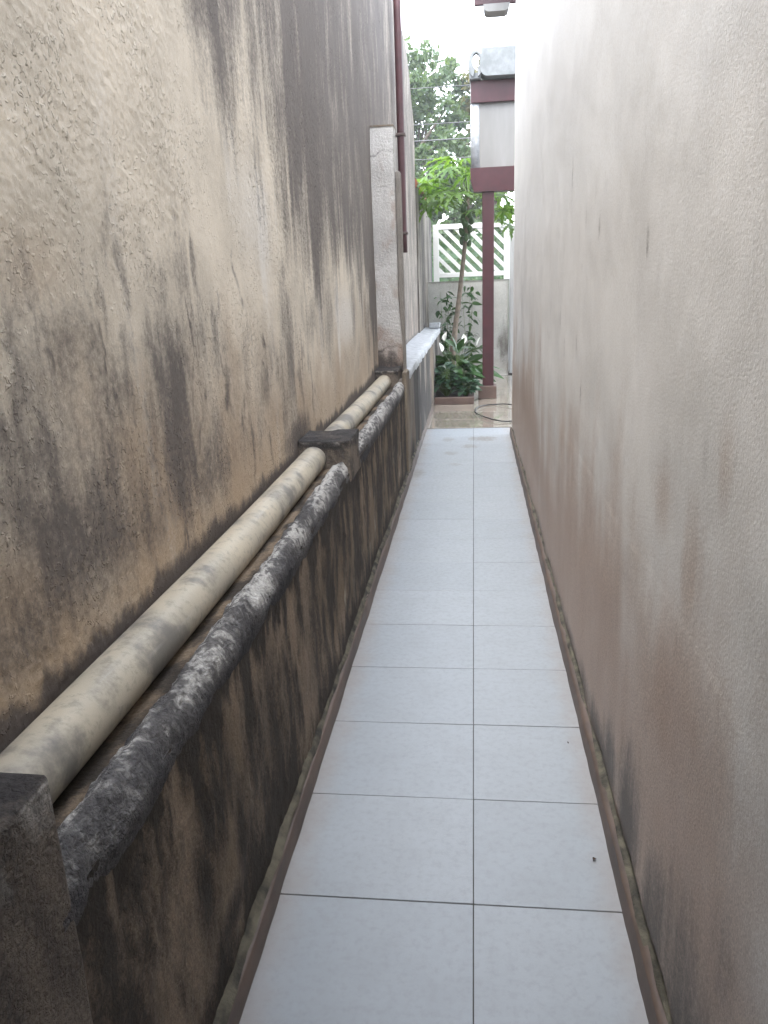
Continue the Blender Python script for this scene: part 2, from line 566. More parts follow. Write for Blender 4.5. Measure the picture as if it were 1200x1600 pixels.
for (by, bz, ry, rz, s) in ((1.60, 1.64, .05, .08, .6), (1.93, 1.58, .16, .10, .55), (2.15, 1.49, .04, .07, .7), (1.33, 1.44, .13, .12, .6),
                            (1.59, 1.30, .05, .08, .85), (1.9, 1.38, .06, .08, .65), (2.27, 1.22, .06, .10, .9), (1.66, 1.12, .06, .05, .7),
                            (1.16, 1.24, .06, .12, .95), (1.26, 1.12, .025, .05, .75), (1.10, 1.05, .06, .10, .7), (1.42, 1.38, .05, .12, .6),
                            (2.55, 1.36, .06, .10, .5), (3.1, 1.45, .08, .14, .5), (3.3, 1.12, .05, .12, .6), (3.9, 1.35, .10, .2, .45),
                            (4.9, 1.45, .12, .3, .6), (5.6, 1.3, .2, .4, .7), (1.2, 1.5, .1, .06, .4), (2.0, 1.72, .05, .1, .3)):
    mould = np.maximum(mould, s * .85 * blob(Yw, Zw, by, bz, ry * 1.1, rz * 1.2))
sr = np.random.default_rng(21)
for k in range(120):
    by = 1.0 + 2.6 * sr.random() ** 1.6; bz = sr.uniform(.98, 1.66) - .10 * (by - 1.2)
    ry = sr.uniform(.010, .035); rz = sr.uniform(.04, .13)
    mould = np.maximum(mould, sr.uniform(.25, .75) * blob(Yw, Zw, by, bz, ry, rz))
edge = 0.838 + (strk2 - 0.5) * 0.07 + (blot - .5) * .06 + 0.05 * ss(5.2, 5.9, Y)
mould = np.maximum(mould, 1.25 * ss(0.055, -0.03, Z - edge))
for yb in (3.2,):                                   # splash round the middle block
    mould = np.maximum(mould, 1.1 * blob(Y, Z, yb, 0.88, 0.28, 0.11))
tint = ss(1.6, 0.85, Z + (blot - 0.5) * 0.7) * np.interp(Y, [1, 2.5, 4, 6], [0.85, 0.75, 0.6, 0.55])
tint = np.maximum(tint, 0.45 * blob(Y, Z, 1.28, 1.55, .18, .10))
paleb = 0.55 * blob(Y, Z, 2.75, 1.75, .38, .30) + 0.7 * blob(Y, Z, 4.6, 1.32, .5, .22) + .4 * ss(.55, .75, strk) * ss(2.2, 1.9, Z)
wear = np.stack([np.clip(mould, 0, 1.3), np.clip(tint, 0, 1), np.clip(paleb, 0, 1)], -1)
me = grid_mesh('house_wall', P, wear, back=(-0.22, 0, 0), flip=True)
hw = link('house_wall', me, M['wall_left'])
tag(hw, 'tall cream roughcast wall streaked with black mould behind the drain pipe', 'wall')

# far lower boundary wall with terracotta coping
ys = axis((10.76, 14.4, 0.06)); zs = axis((0, 2.75, 0.06))
Y, Z = np.meshgrid(ys, zs, indexing='ij')
P = np.stack([XW + 0.015 + (fbm(Y * 3, Z * 3, 2) - .5) * .02, Y, Z], -1)
strk = fbm(Y * 7, Z * 0.5, 5, 4)
wear = np.stack([.15 + ss(.40, .70, strk) * 0.9, 0 * Y + .2, ss(.45, .2, strk) * .5], -1)
bw = link('boundary_wall', grid_mesh('boundary_wall', P, wear, back=(-0.16, 0, 0), flip=True), M['parapet'])
tag(bw, 'far lower boundary wall with terracotta tile edge on top, past the tall wall', 'wall')
bm = bmesh.new()
add_tube(bm, [(0, 0, 0), (0, 0.3, 0.0)], [0.075, 0.065], 10)
tm = bpy.data.meshes.new('ridge_tile'); bmesh.ops.recalc_face_normals(bm, faces=bm.faces); bm.to_mesh(tm); bm.free(); tm.materials.append(M['terracotta'])
for i in range(13):
    o = link('coping_tile', tm, None, bw)
    o.location = (XW - 0.04 + random.gauss(0, .006), 10.72 + i * 0.28, 2.75 + random.gauss(0, .006))
    o.rotation_euler = (R(2), 0, random.gauss(0, .03))

# ------------------------------------------------------------------ left: low wall with ledge, crusty coping and skirting
lw = empty('low_wall', (-0.6, 3, 0))
tag(lw, 'low mould-blackened wall with a lumpy rounded coping along the left of the passage', 'wall')
ys = axis((-3, 0.6, 0.08), (0.6, 2.2, 0.008), (2.2, 5.9, 0.016)); zs = axis((0.0, 0.74, 0.009))
Y, Z = np.meshgrid(ys, zs, indexing='ij')
D = (fbm(Y * 3, Z * 3, 3, 4) - .5) * .022 + (fbm(Y * 40, Z * 40, 5, 3) - .5) * .006
D = D * ss(0.0, 0.08, Z) * ss(0.74, .70, Z)
P = np.stack([-0.528 + D, Y, Z], -1)
strk = fbm(Y * 9, Z * 3.2, 9, 4); strk2 = fbm(Y * 24, Z * 5, 2, 4, .65); blot = fbm(Y * 3.4, Z * 2.6, 4, 4)
mould = ss(.33, .62, strk * .4 + blot * .3 + strk2 * .3) * .95 + ss(.60, .74, Z + (strk2 - .5) * .25) * .8
mould = mould + ss(.20, .02, Z + (blot - .5) * .35) * .8
for (by, bz, ry, rz, s) in ((0.95, .62, .09, .10, 1.), (1.18, .38, .05, .16, 1.0), (1.42, .30, .05, .16, 1.0), (1.3, .20, .16, .06, .8), (1.75, .35, .10, .3, .9),
                            (2.3, .4, .14, .3, .7), (0.80, .30, .08, .2, .8)):
    mould = np.maximum(mould, s * blob(Y, Z, by, bz, ry, rz))
tint = ss(.4, .62, fbm(Y * 2.2, Z * 2.2, 12, 3)) * .9
pale = ss(.55, .75, strk2) * ss(.66, .45, Z) * 1.2 * np.interp(Y, [1.5, 3, 5], [0.15, .6, .9])
lwf = link('render_face', grid_mesh('low_wall_face', P, np.stack([np.clip(mould, 0, 1.2), tint, pale], -1), back=(-0.19, 0, 0), flip=True), M['wall_low'], lw)
# ledge under the pipe
ys = axis((-3, 0.6, 0.1), (0.6, 5.95, 0.02)); xs = np.linspace(-0.758, -0.555, 16)
Y, X = np.meshgrid(ys, xs, indexing='ij')
P = np.stack([X, Y, 0.758 + .004 * ss(-.64, -.60, X) + (fbm(Y * 9, X * 9, 4, 4) - .5) * .02 + .03 * ss(-.72, -.758, X)], -1)
b_ = fbm(Y * 9, X * 14, 1, 4)
link('ledge', grid_mesh('ledge', P, np.stack([.25 + ss(.36, .62, b_) * .7, 0 * Y + .7, ss(.58, .75, b_) * .4], -1), back=(0, 0, -0.03)), M['wall_low'], lw)
# coping: rounded lumpy strip
ys = axis((0.74, 2.4, 0.007), (2.4, 5.78, 0.014)); ts = np.linspace(0, 1, 22)
Y, T = np.meshgrid(ys, ts, indexing='ij')
lumpy = (fbm(Y * 4, T * 1.6, 6, 4) - .5)
fine_ = (fbm(Y * 26, T * 7, 2, 4, .7) - .5) * 1.5
px_ = np.interp(T, [0, .14, .30, .45, .60, .74, .86, 1], [-.596, -.588, -.576, -.561, -.545, -.530, -.522, -.540])
pz_ = np.interp(T, [0, .14, .30, .45, .60, .74, .86, 1], [.755, .769, .785, .793, .788, .767, .728, .655])
kx = np.interp(T, [0, .3, .45, .8, 1], [-.6, -.6, 0, 1, .2]); kz = np.interp(T, [0, .2, .6, .9, 1], [.3, .8, 1, .3, 1])
endf = ss(0.79, 0.83, Y)
X = px_ + kx * (lumpy * .030 + fine_ * .014); Zc = pz_ + kz * (lumpy * .045 + fine_ * .016)
P = np.stack([X, Y, Zc], -1)
c1 = fbm(Y * 5, T * 3, 10, 4); c2 = fbm(Y * 70, T * 11, 3, 4, .7)
pale = np.clip(ss(.25, .78, c1 * .35 + c2 * .65) * ss(.0, .25, T) * ss(.98, .68, T) * 1.05, 0, 1)
mould = np.clip(ss(.70, .30, c1) * .8 * c2 * 1.4 + ss(.72, 1.0, T) * .5 + ss(.2, 0, T) * .4, 0, 1) * (1 - pale * .5)
link('coping', grid_mesh('coping', P, np.stack([mould, 0 * T + .2, pale], -1), flip=False), M['coping'], lw, smooth=True)
# skirting and mossy mortar fillet
ys = axis((-3, 0.8, 0.2), (0.8, 9.88, 0.03))
def strip(name, prof, mat, parent, jit, ys=ys, seed=0, flip=False):
    prof = np.array(prof)
    Yg, K = np.meshgrid(ys, np.arange(len(prof)), indexing='ij')
    X = prof[K, 0] + (fbm(Yg * 6, K * 1.7, seed, 3) - .5) * jit
    Zz = prof[K, 1] + (fbm(Yg * 7, K * 1.3 + 9, seed + 2, 3) - .5) * jit * (prof[K, 1] > .01)
    return link(name, grid_mesh(name, np.stack([X, Yg, Zz], -1), flip=flip), mat, parent)
strip('skirting', [(-.504, -.003), (-.504, .070), (-.507, .073), (-.52, .073)], M['skirting'], lw, .007, flip=True)
strip('mortar_fillet', [(-.509, .0725), (-.514, .080), (-.521, .088), (-.538, .094)], M['moss'], lw, .024, seed=4, flip=True)

# drain pipe on the ledge
pp = []
for y in np.linspace(-2.5, 5.86, 60):
    pp.append((-0.677 + 0.004 * math.sin(y * 1.1), y, 0.806 - 0.0022 * y + 0.003 * math.sin(y * 2.3)))
mp, nt, b = new_mat('old_pvc')
n1 = noise(nt, 9, 5, .65); n2 = noise(nt, 40, 4, .7); n3 = noise(nt, 3, 3)
scr = noise(nt, 30, 3, .5, stretch=(1, .08, 1))
c = mixc(nt, ramp(nt, n3, (.35, .65)), (.50, .445, .345), (.40, .365, .295))
c = mixc(nt, ramp(nt, math_n(nt, 'ADD', math_n(nt, 'MULTIPLY', n3, .55), math_n(nt, 'MULTIPLY', n1, .45)), (.50, .60, 0, .8)), c, (.13, .125, .12))
c = mixc(nt, ramp(nt, n2, (.48, .72, 0, .6)), c, (.20, .19, .16))
c = mixc(nt, ramp(nt, scr, (.6, .8, 0, .3)), c, (.60, .58, .54))
nt.links.new(c, b.inputs['Base Color']); b.inputs['Roughness'].default_value = .5
bump(nt, b, n2, .3, .002)
dp = tube('drain_pipe', pp, 0.0545, mp, sides=28)
tag(dp, 'long grimy cream plastic drain pipe lying on the ledge of the low wall', 'pipe')


# concrete blocks holding the pipe
def rough_block(name, a, b, label, seed, mat):
    bm = bmesh.new()
    add_box(bm, a, b, 0.008, 2)
    bmesh.ops.subdivide_edges(bm, edges=bm.edges[:], cuts=9, use_grid_fill=True)
    co = np.array([v.co[:] for v in bm.verts])
    d = (fbm(co[:, 1] * 14 + co[:, 2] * 9, co[:, 0] * 14, seed, 3) - .5) * .018
    for v, k in zip(bm.verts, d):
        v.co += Vector((k, k * .6, k))
    o = from_bm(name, bm, mat)
    co = np.array([v.co[:] for v in o.data.vertices])
    n_ = fbm(co[:, 1] * 22 + co[:, 2] * 8, co[:, 0] * 22 + co[:, 2] * 17, seed + 1, 4)
    topf = ss(-.05, -.012, co[:, 2] - b[2])
    lip = np.exp(-((co[:, 2] - b[2] + .012) / .009) ** 2) * (n_ > .42)
    set_col(o.data, 'wear', np.stack([np.clip(  .30 + topf * .75 + (n_ - .5) * 1.5 - lip * .5, 0, 1.2), 0 * n_ + .35, np.clip(lip * .8 + (n_ - .58) * 2.5 + topf * .22, 0, 1)], -1))
    tag(o, label, 'concrete block', 'concrete blocks cast round the drain pipe')
    return o


rough_block('concrete_block', (-0.75, 0.30, -.01), (-0.522, 0.772, .938), 'blackened masonry stub clasping the near end of the drain pipe at the left edge', 2, M['block'])
rough_block('concrete_block', (-0.75, 3.15, .70), (-0.520, 3.42, .880), 'square black-topped concrete block clasping the drain pipe at mid length', 5, M['block'])
rough_block('concrete_block', (-0.75, 5.84, .72), (-0.57, 6.12, .885), 'crumbling concrete block at the foot of the whitewashed pier', 8, M['block'])

# whitewashed pier
ys = np.array([6.10]);
pier = empty('wall_pier', (-.66, 6.2, .89))
tag(pier, 'narrow whitewashed plaster pier standing against the mouldy wall beside the red downpipe', 'pier')
xs = np.linspace(-0.752, -0.572, 26); zs = axis((0.86, 2.60, 0.012))
X, Z = np.meshgrid(xs, zs, indexing='ij')
D = (fbm(X * 9, Z * 5, 3, 4) - .5) * .008
for zj in (1.02, 1.30, 1.62, 2.42):
    D += .003 * np.exp(-((Z - zj - (vn(X * 18, 0 * X, 3) - .5) * .04) / .010) ** 2)
P = np.stack([X + .02 * ss(1.4, 1.0, Z) * (X > -.65), 6.10 + D, Z], -1)
n_ = fbm(X * 12, Z * 8, 6, 4)
wear = np.stack([np.clip(ss(.02, .0, 0 * X) * 0 + ss(1.05, .88, Z + (n_ - .5) * .2) * .9 + sum(.5 * np.exp(-((Z - zj - (vn(X * 18, 0 * X, 3) - .5) * .04) / .009) ** 2) for zj in (1.02, 2.42)), 0, 1),
                 np.clip(ss(.5, .8, n_) * .6 + ss(1.3, .9, Z) * .7, 0, 1), ss(2.1, 2.5, Z) * .7], -1)
link('front_face', grid_mesh('pier_face', P, wear, back=(0, .16, 0), flip=False), M['pier'], pier)
box('top_shadow_strip', (-.75, 6.095, 2.598), (-.57, 6.28, 2.612), M['parapet'], pier, .003)  # dark strip in place of the thin shadow across the pier top
# outer strip of render on the pier's passage side
box('side_strip', (-.573, 6.13, .80), (-.535, 6.24, 2.30), M['parapet'], pier, .008)
set_col(pier.children[-1].data, 'wear', np.tile([.2, .7, .3], (len(pier.children[-1].data.vertices), 1)))

# parapet after the pier, white cap
par = empty('parapet', (-.6, 9, 0))
tag(par, 'grey rendered parapet with a weathered white cap leading to the planter', 'parapet')
ys = axis((5.92, 12.0, 0.025)); zs = axis((0, 0.80, 0.03))
Y, Z = np.meshgrid(ys, zs, indexing='ij')
D = (fbm(Y * 3, Z * 3, 7, 4) - .5) * .02
D += .012 * ss(7.15, 7.2, Y)
strk = fbm(Y * 4, Z * 1.8, 13, 4)
mould = .2 + ss(.34, .60, strk) * .9 + ss(.25, .02, Z) * .4
wear = np.stack([np.clip(mould, 0, 1), ss(.4, .6, fbm(Y * 2, Z * 2, 3)) * .8, ss(.62, .75, strk) * .6], -1)
link('render_face', grid_mesh('parapet_face', np.stack([-.525 + D, Y, Z], -1), wear, back=(-.2, 0, 0), flip=True), M['parapet'], par)
ys = axis((6.14, 12.0, 0.03)); xs = np.array([-.508, -.508, -.512, -.56, -.62, -.68, -.735, -.76]); zz = np.array([.79, .838, .845, .850, .853, .856, .86, .86])
Y, K = np.meshgrid(ys, np.arange(8), indexing='ij')
jit = (fbm(Y * 5, K * .9, 5, 3) - .5)
P = np.stack([xs[K] + jit * .018 * (K < 3), Y, zz[K] + jit * .014 - .02 * (K == 0) * vn(Y * 8, 0 * Y, 2)], -1)
link('cap', grid_mesh('cap', P, flip=True), M['cap'], par)
box('end_block', (-.66, 11.75, .862), (-.50, 12.0, .93), M['cap'], par, .01)
pv = box('corner_post', (-.545, 5.90, 0), (-.512, 6.13, .86), M['wall_low'], par, .008)
set_col(pv.data, 'wear', np.tile([.35, .6, .45], (len(pv.data.vertices), 1)))

# red-brown downpipe
dn = empty('downpipe', (-.69, 7.75, 1.75))
tag(dn, 'dull red downpipe fixed to the left wall just past the whitewashed pier', 'downpipe')
tube('pipe', [(-.68, 8.0, z) for z in np.linspace(1.80, 4.12, 12)], .034, M['red_dull'], dn, 14)
for z in (2.86, 1.98):
    bm = bmesh.new()
    add_box(bm, (-.745, 7.955, z - .012), (-.635, 8.045, z + .012), .004, 1)
    add_box(bm, (-.745, 7.80, z - .008), (-.72, 7.96, z + .008), .002, 1)
    from_bm('bracket', bm, M['metal'], dn)

# ------------------------------------------------------------------ right: pale house wall
rh = empty('house_wall', (.5, 4, 0))
tag(rh, 'tall smooth pale wall with brown damp stains on the right of the passage', 'wall')
XR = 0.382
ys = axis((-3, 0.75, 0.08), (0.75, 2.6, 0.008), (2.6, 5, 0.016), (5, 7.86, 0.04)); zs = axis((0.0, 1.15, 0.008), (1.15, 2.4, 0.014), (2.4, 4.15, 0.05))
Y, Z = np.meshgrid(ys, zs, indexing='ij')
n5 = fbm(Y * 6, Z * 6, 5, 4); n6 = fbm(Y * 60, Z * 60, 8, 3); n7 = fbm(Y * 28, Z * 28, 2, 3)
zd = 0.862 + (vn(Y * 1.3, 0 * Y, 3) - .5) * .02 + (vn(Y * 30, 0 * Y, 6) - .5) * .004
dado = ss(.005, -.005, Z - zd)
rim = np.exp(-((Z - zd + .02) / .035) ** 2) * ss(.45, .65, n5)
D = dado * (.0008 + (n6 - .5) * .0007) + rim * np.abs(n6 - .5) * .005 * ss(2.0, 1.1, Y) + (fbm(Y * 2, Z * 2, 9, 4) - .5) * .018 + (n7 - .5) * .0004
# broken plaster just above the skirting
crum = ss(.10, .04, Z + (n5 - .5) * .10) * ss(.42, .6, fbm(Y * 5, Z * 3, 3, 3))
D = D - crum * .012 * (0.4 + n6)
P = np.stack([XR - D, Y, Z], -1)
strk = fbm(Y * 10, Z * .6, 14, 4); strk2 = fbm(Y * 26, Z * 1.5, 7, 3); blot = fbm(Y * 2.6, Z * 1.7, 11, 4)
mould = crum * .9 + ss(.16, .03, Z + (n5 - .5) * .12) * .65
for (by, bz, ry, rz, s) in ((1.72, .14, .16, .22, 1.05), (1.42, .12, .14, .20, .95), (1.18, .12, .2, .28, .95), (2.0, .15, .10, .14, .9), (2.5, .10, .2, .08, .8), (2.2, .1, .3, .08, 1.), (3., .08, .4, .06, .9),
                            (3.6, .08, .3, .06, .6), (4.5, .08, .4, .06, .6), (1.0, .45, .1, .15, .35)):
    mould = np.maximum(mould, s * blob(Y, Z, by + (strk2 - .5) * .1, bz, ry, rz))
fa = np.random.default_rng(5)
for k in range(46):                     # small vertical drips
    by = fa.uniform(1.1, 4.6); bz = fa.uniform(1.0, 1.95); s = fa.uniform(.15, .5) * np.interp(by, [1, 1.8, 3.6, 4.6], [.6, 1, 1, .5])
    mould = np.maximum(mould, s * blob(Y, Z, by, bz, fa.uniform(.012, .03), fa.uniform(.03, .08)))
tint = ss(1.35, .35, Z + (blot - .5) * .85 + (strk - .5) * .35) * .80
for (by, bz, ry, rz, s) in ((1.35, .95, .10, .18, .55), (1.25, .80, .12, .12, .5), (1.6, 1.05, .10, .10, .45), (2.9, .30, .10, .28, .8), (2.2, .3, .12, .22, .7), (3.6, .35, .3, .25, .7),
                            (5., .35, .8, .3, .7), (1.2, 1.2, .06, .1, .4), (2.1, 1.0, .12, .1, .45), (1.5, .62, .2, .2, .5)):
    tint = np.maximum(tint, s * blob(Y, Z, by + (strk2 - .5) * .12, bz, ry, rz))
pale = ss(1.4, 1.9, Z) * .5 * (strk > 0)
link('render_face', grid_mesh('right_wall_face', P, np.stack([np.clip(mould, 0, 1), np.clip(tint, 0, 1), pale], -1), back=(0.25, 0, 0)), M['wall_right'], rh)
ysr = axis((-3, 0.8, 0.2), (0.8, 7.84, 0.03))
strip('skirting', [(.356, -.003), (.358, .060), (.362, .068), (.378, .070)], M['skirting'], rh, .010, ys=ysr, seed=6, flip=False)
strip('mortar_fillet', [(.371, .066), (.375, .072), (.380, .076), (.395, .079)], M['moss'], rh, .020, ys=ysr, seed=9, flip=False)
# the rest of that house: end wall and roof edge over the corner
box('end_wall', (.60, 7.62, 0), (5.0, 7.858, 4.1), M['wall_right'], rh, .004)
set_col(rh.children[-1].data, 'wear', np.tile([0, .05, .4], (len(rh.children[-1].data.vertices), 1)))

ev = empty('roof_eave', (.3, 8, 4))
tag(ev, 'red fascia with a pale gutter outlet above the far end of the pale wall', 'eave')
box('fascia', (.02, 8.14, 3.925), (5, 8.18, 4.20), M['red'], ev, .004)
bm = bmesh.new()
pr = [(8.22, 3.925), (8.22, 3.86), (8.19, 3.84), (8.27, 3.84), (8.30, 3.86), (8.30, 3.925)]
vs0 = [(.10, 3.924), (.115, 3.875), (.14, 3.862), (.30, 3.862), (.325, 3.875), (.34, 3.924)]
a_ = [bm.verts.new((x, 8.12, z)) for x, z in vs0]; b_ = [bm.verts.new((x, 8.30, z)) for x, z in vs0]
bm.faces.new(a_); bm.faces.new(b_[::-1])
for k in range(6):
    bm.faces.new((a_[k], b_[k], b_[(k + 1) % 6], a_[(k + 1) % 6]))
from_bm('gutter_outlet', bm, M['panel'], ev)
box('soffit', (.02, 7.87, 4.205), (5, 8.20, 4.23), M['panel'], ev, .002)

rw = empty('rear_light_blocker', (-.2, -1.6, 0))  # unseen wall and roof, added to darken the near end of the passage
tag(rw, 'added unseen wall and flat roof behind the viewer, darkening the near floor', 'light blocker')
box('wall', (-.74, -1.75, 0), (.37, -1.6, 2.75), M['far_wall'], rw, .01)
box('roof', (-.735, -1.75, 2.755), (.37, .15, 2.85), M['fibre'], rw, .01)

# ------------------------------------------------------------------ porch at the end of the passage
po = empty('porch', (.18, 10.45, 0))
tag(po, 'porch edge with maroon post, beam and fascia, grey infill panel and trough roof sheet', 'porch')
box('post', (.112, 10.385, .168), (.258, 10.525, 2.56), M['red'], po, .006)
box('plinth', (.055, 10.34, 0), (.295, 10.58, .168), M['kerb'], po, .008)
bm = bmesh.new()
def prism_y(bm, prof, y0, y1):
    a = [bm.verts.new((x, y0, z)) for x, z in prof]; b = [bm.verts.new((x, y1, z)) for x, z in prof]
    bm.faces.new(a); bm.faces.new(b[::-1])
    for k in range(len(prof)):
        j = (k + 1) % len(prof)
        bm.faces.new((a[k], b[k], b[j], a[j]))
prism_y(bm, [(-.035, 2.84), (3.0, 2.84), (3.0, 2.565), (.01, 2.565), (-.03, 2.70)], 10.36, 10.54)
from_bm('beam', bm, M['red'], po)
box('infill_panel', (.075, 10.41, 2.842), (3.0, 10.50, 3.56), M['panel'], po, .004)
tube('panel_edge_roll', [(.03, 10.44, 2.842), (.03, 10.44, 3.56)], .058, M['cap'], po, 16)
box('fascia', (-.02, 10.36, 3.562), (3.0, 10.40, 3.80), M['red'], po, .004)
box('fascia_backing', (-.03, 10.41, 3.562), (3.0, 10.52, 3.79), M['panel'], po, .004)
# trough roof sheet: end plate with rounded lower corner, and a curled edge
bm = bmesh.new()
prof = [(.52, 4.11), (.10, 4.11)] + [(.175 - .085 * math.cos(a) , 3.90 - .085 * math.sin(a)) for a in np.linspace(0, math.pi / 2, 7)] + [(.52, 3.812)]
prism_y(bm, prof, 10.22, 12.6)
from_bm('trough_sheet', bm, M['fibre'], po)
bm = bmesh.new()
out = [(.035 + .085 * math.cos(a), 3.955 + .145 * math.sin(a)) for a in np.linspace(R(-70), R(-70) + R(320), 22)]
inn = [(.042 + .045 * math.cos(a), 3.985 + .085 * math.sin(a)) for a in np.linspace(R(-70), R(-70) + R(320), 22)]
for k in range(21):
    prism_y(bm, [out[k], out[k + 1], inn[k + 1], inn[k]], 10.24, 10.34)
bmesh.ops.remove_doubles(bm, verts=bm.verts, dist=.0005)
from_bm('curled_edge', bm, M['fibre'], po)
box('base_filler', (-.04, 10.28, 3.802), (.10, 10.5, 3.87), M['fibre'], po, .01)
bm = bmesh.new()
for k in range(4):
    prism_y(bm, [(.54 + k * .62, 4.10), (.54 + k * .62, 3.82), (1.12 + k * .62, 3.82), (1.12 + k * .62, 4.10)], 10.23, 12.6)
from_bm('rear_trough_sheet', bm, M['fibre'], po)

# ------------------------------------------------------------------ back wall, lattice, gate pillar, planter
ys = None
xs = axis((-3.2, .555, .04)); zs = axis((0, 1.52, .04))
X, Z = np.meshgrid(xs, zs, indexing='ij')
P = np.stack([X, 13.0 + (fbm(X * 3, Z * 3, 2) - .5) * .02, Z], -1)
n_ = fbm(X * 4, Z * 2, 8, 4)
wear = np.stack([ss(.5, .75, n_) * .3 + .55 * blob(X, Z, .5, .4, .10, .5) * (n_ + .3), ss(.5, .1, Z) * .35, ss(.4, .7, Z) * .3], -1)
bk = link('garden_wall', grid_mesh('garden_wall', P, wear, back=(0, .15, 0), flip=False),
          plaster('pale_grey_render', (.46, .455, .43), (.30, .24, .17), (.10, .09, .075), bscale=60), None)
tag(bk, 'grey rendered garden wall under the white lattice behind the papaya tree', 'wall')

la = empty('lattice_panel', (0, 13.05, 1.53))
tag(la, 'white diagonal lattice panel standing on the grey garden wall', 'lattice')
x0, x1, z0, z1 = -.64, .555, 1.58, 2.385
box('bottom_rail', (x0 + .092, 13.02, z0), (x1 - .077, 13.08, z0 + .07), M['white'], la, .004)
box('top_rail', (x0, 13.02, z1 - .075), (x1, 13.08, z1), M['white'], la, .004)
box('stile', (x0, 13.018, z0 - .062), (x0 + .09, 13.082, z1 - .077), M['white'], la, .004)
box('stile', (x1 - .075, 13.018, z0 - .062), (x1 + .02, 13.082, z1 - .077), M['white'], la, .004)
ax0, ax1, az0, az1 = x0 + .088, x1 - .073, z0 + .068, z1 - .073
w = .0295
for k in range(-5, 8):
    c0 = ax0 + .10 + k * .177
    # slat centre line z = az1 - (x - c0)*0.93, clipped to the opening
    def clip(off):
        pts = []
        for x in (ax0, ax1):
            z = az1 - (x - c0) * 1.0 + off
            if az0 <= z <= az1: pts.append((x, z))
        for z in (az0, az1):
            x = c0 + (az1 + off - z) / 1.0
            if ax0 < x < ax1: pts.append((x, z))
        pts.sort()
        return pts
    a, b = clip(w * 1.36), clip(-w * 1.36)
    if len(a) < 2 or len(b) < 2: continue
    poly = [a[0], a[-1], b[-1], b[0]]
    bm = bmesh.new(); prism_y(bm, poly, 13.035, 13.062)
    from_bm('slat', bm, M['white'], la)
pl = bpy.data.objects
gp = box('gate_pillar', (.585, 13.25, 0), (1.05, 13.6, 2.25), M['far_wall'], None, .01)
tag(gp, 'white painted gate pillar at the right end of the garden wall', 'pillar')

plt = empty('planter', (-.25, 9.9, 0))
tag(plt, 'low brown-edged planting bed at the end of the passage', 'planter')
box('kerb', (-.505, 9.90, 0), (0.0, 9.975, .088), M['kerb'], plt, .006)
box('kerb', (-.075, 9.977, 0), (0.0, 12.97, .086), M['kerb'], plt, .006)
xs = np.linspace(-.515, -.07, 20); ys = axis((9.97, 12.98, .06))
X, Y = np.meshgrid(xs, ys, indexing='ij')
link('soil', grid_mesh('soil', np.stack([X, Y, .065 + (fbm(X * 9, Y * 9, 2) - .5) * .05], -1), flip=False), M['soil'], plt)


# ------------------------------------------------------------------ plants
def leaf_mesh(name, L, W, mat, bend=.25, fold=.2, n=7):
    """pointed oval leaf lying along +Y, tip drooping"""
    bm = bmesh.new(); rows = []
    for i in range(n + 1):
        t = i / n
        w = W * .5 * (math.sin(math.pi * t ** .8) ** .9 if 0 < t < 1 else 0.0) + .0005
        yy = L * t; zz = -bend * L * t * t
        rows.append([bm.verts.new((-w, yy, zz + fold * w)), bm.verts.new((-w * .5, yy, zz + fold * w * .35)), bm.verts.new((0, yy, zz - .002)),
                     bm.verts.new((w * .5, yy, zz + fold * w * .35)), bm.verts.new((w, yy, zz + fold * w))])
    for a, b in zip(rows[:-1], rows[1:]):
        for k in range(4):
            bm.faces.new((a[k], a[k + 1], b[k + 1], b[k]))
    me = bpy.data.meshes.new(name); bm.to_mesh(me); bm.free()
    me.materials.append(mat)
    me.polygons.foreach_set('use_smooth', [True] * len(me.polygons))
    return me


def stem_curve(base, tip, lift, n=6):
    b, t = Vector(base), Vector(tip)
    m = (b + t) / 2 + Vector((0, 0, lift))
    return [(b * (1 - s) ** 2 + m * 2 * s * (1 - s) + t * s * s) for s in [i / n for i in range(n + 1)]]


def leafy_plant(name, label, cat, base, mesh_list, n, rad, hmin, hmax, seed, stem_r=.006, group=None, aim_up=.5, arc=None):
    rr = random.Random(seed)
    root = empty(name, base)
    tag(root, label, cat, group)
    bm = bmesh.new()
    for k in range(n):
        a = rr.uniform(*(arc or (0, 2 * math.pi)))
        q = math.sqrt(rr.random())
        h = hmin + (hmax - hmin) * (1 - q * q * .75) * rr.uniform(.55, 1.0)
        tip = Vector((math.cos(a) * rad * q, math.sin(a) * rad * q, h))
        s = Vector((math.cos(a) * rad * .12 * rr.random(), math.sin(a) * rad * .12 * rr.random(), .0))
        pts = stem_curve(s, tip, h * .25)
        add_tube(bm, [p + Vector(base) for p in pts], [stem_r * (1 - .5 * i / 6) for i in range(7)], 5)
        o = link('leaf', rr.choice(mesh_list), None, root)
        o.matrix_parent_inverse = Matrix()
        o.location = tip
        d = a + rr.gauss(0, .5)
        o.rotation_euler = (aim_up * (1.1 - q) + rr.gauss(-.1, .3), rr.gauss(0, .35), d - math.pi / 2)
        sc = rr.uniform(.7, 1.15)
        o.scale = (sc, sc, sc)
    from_bm('stem', bm, M['stem'], root)
    return root


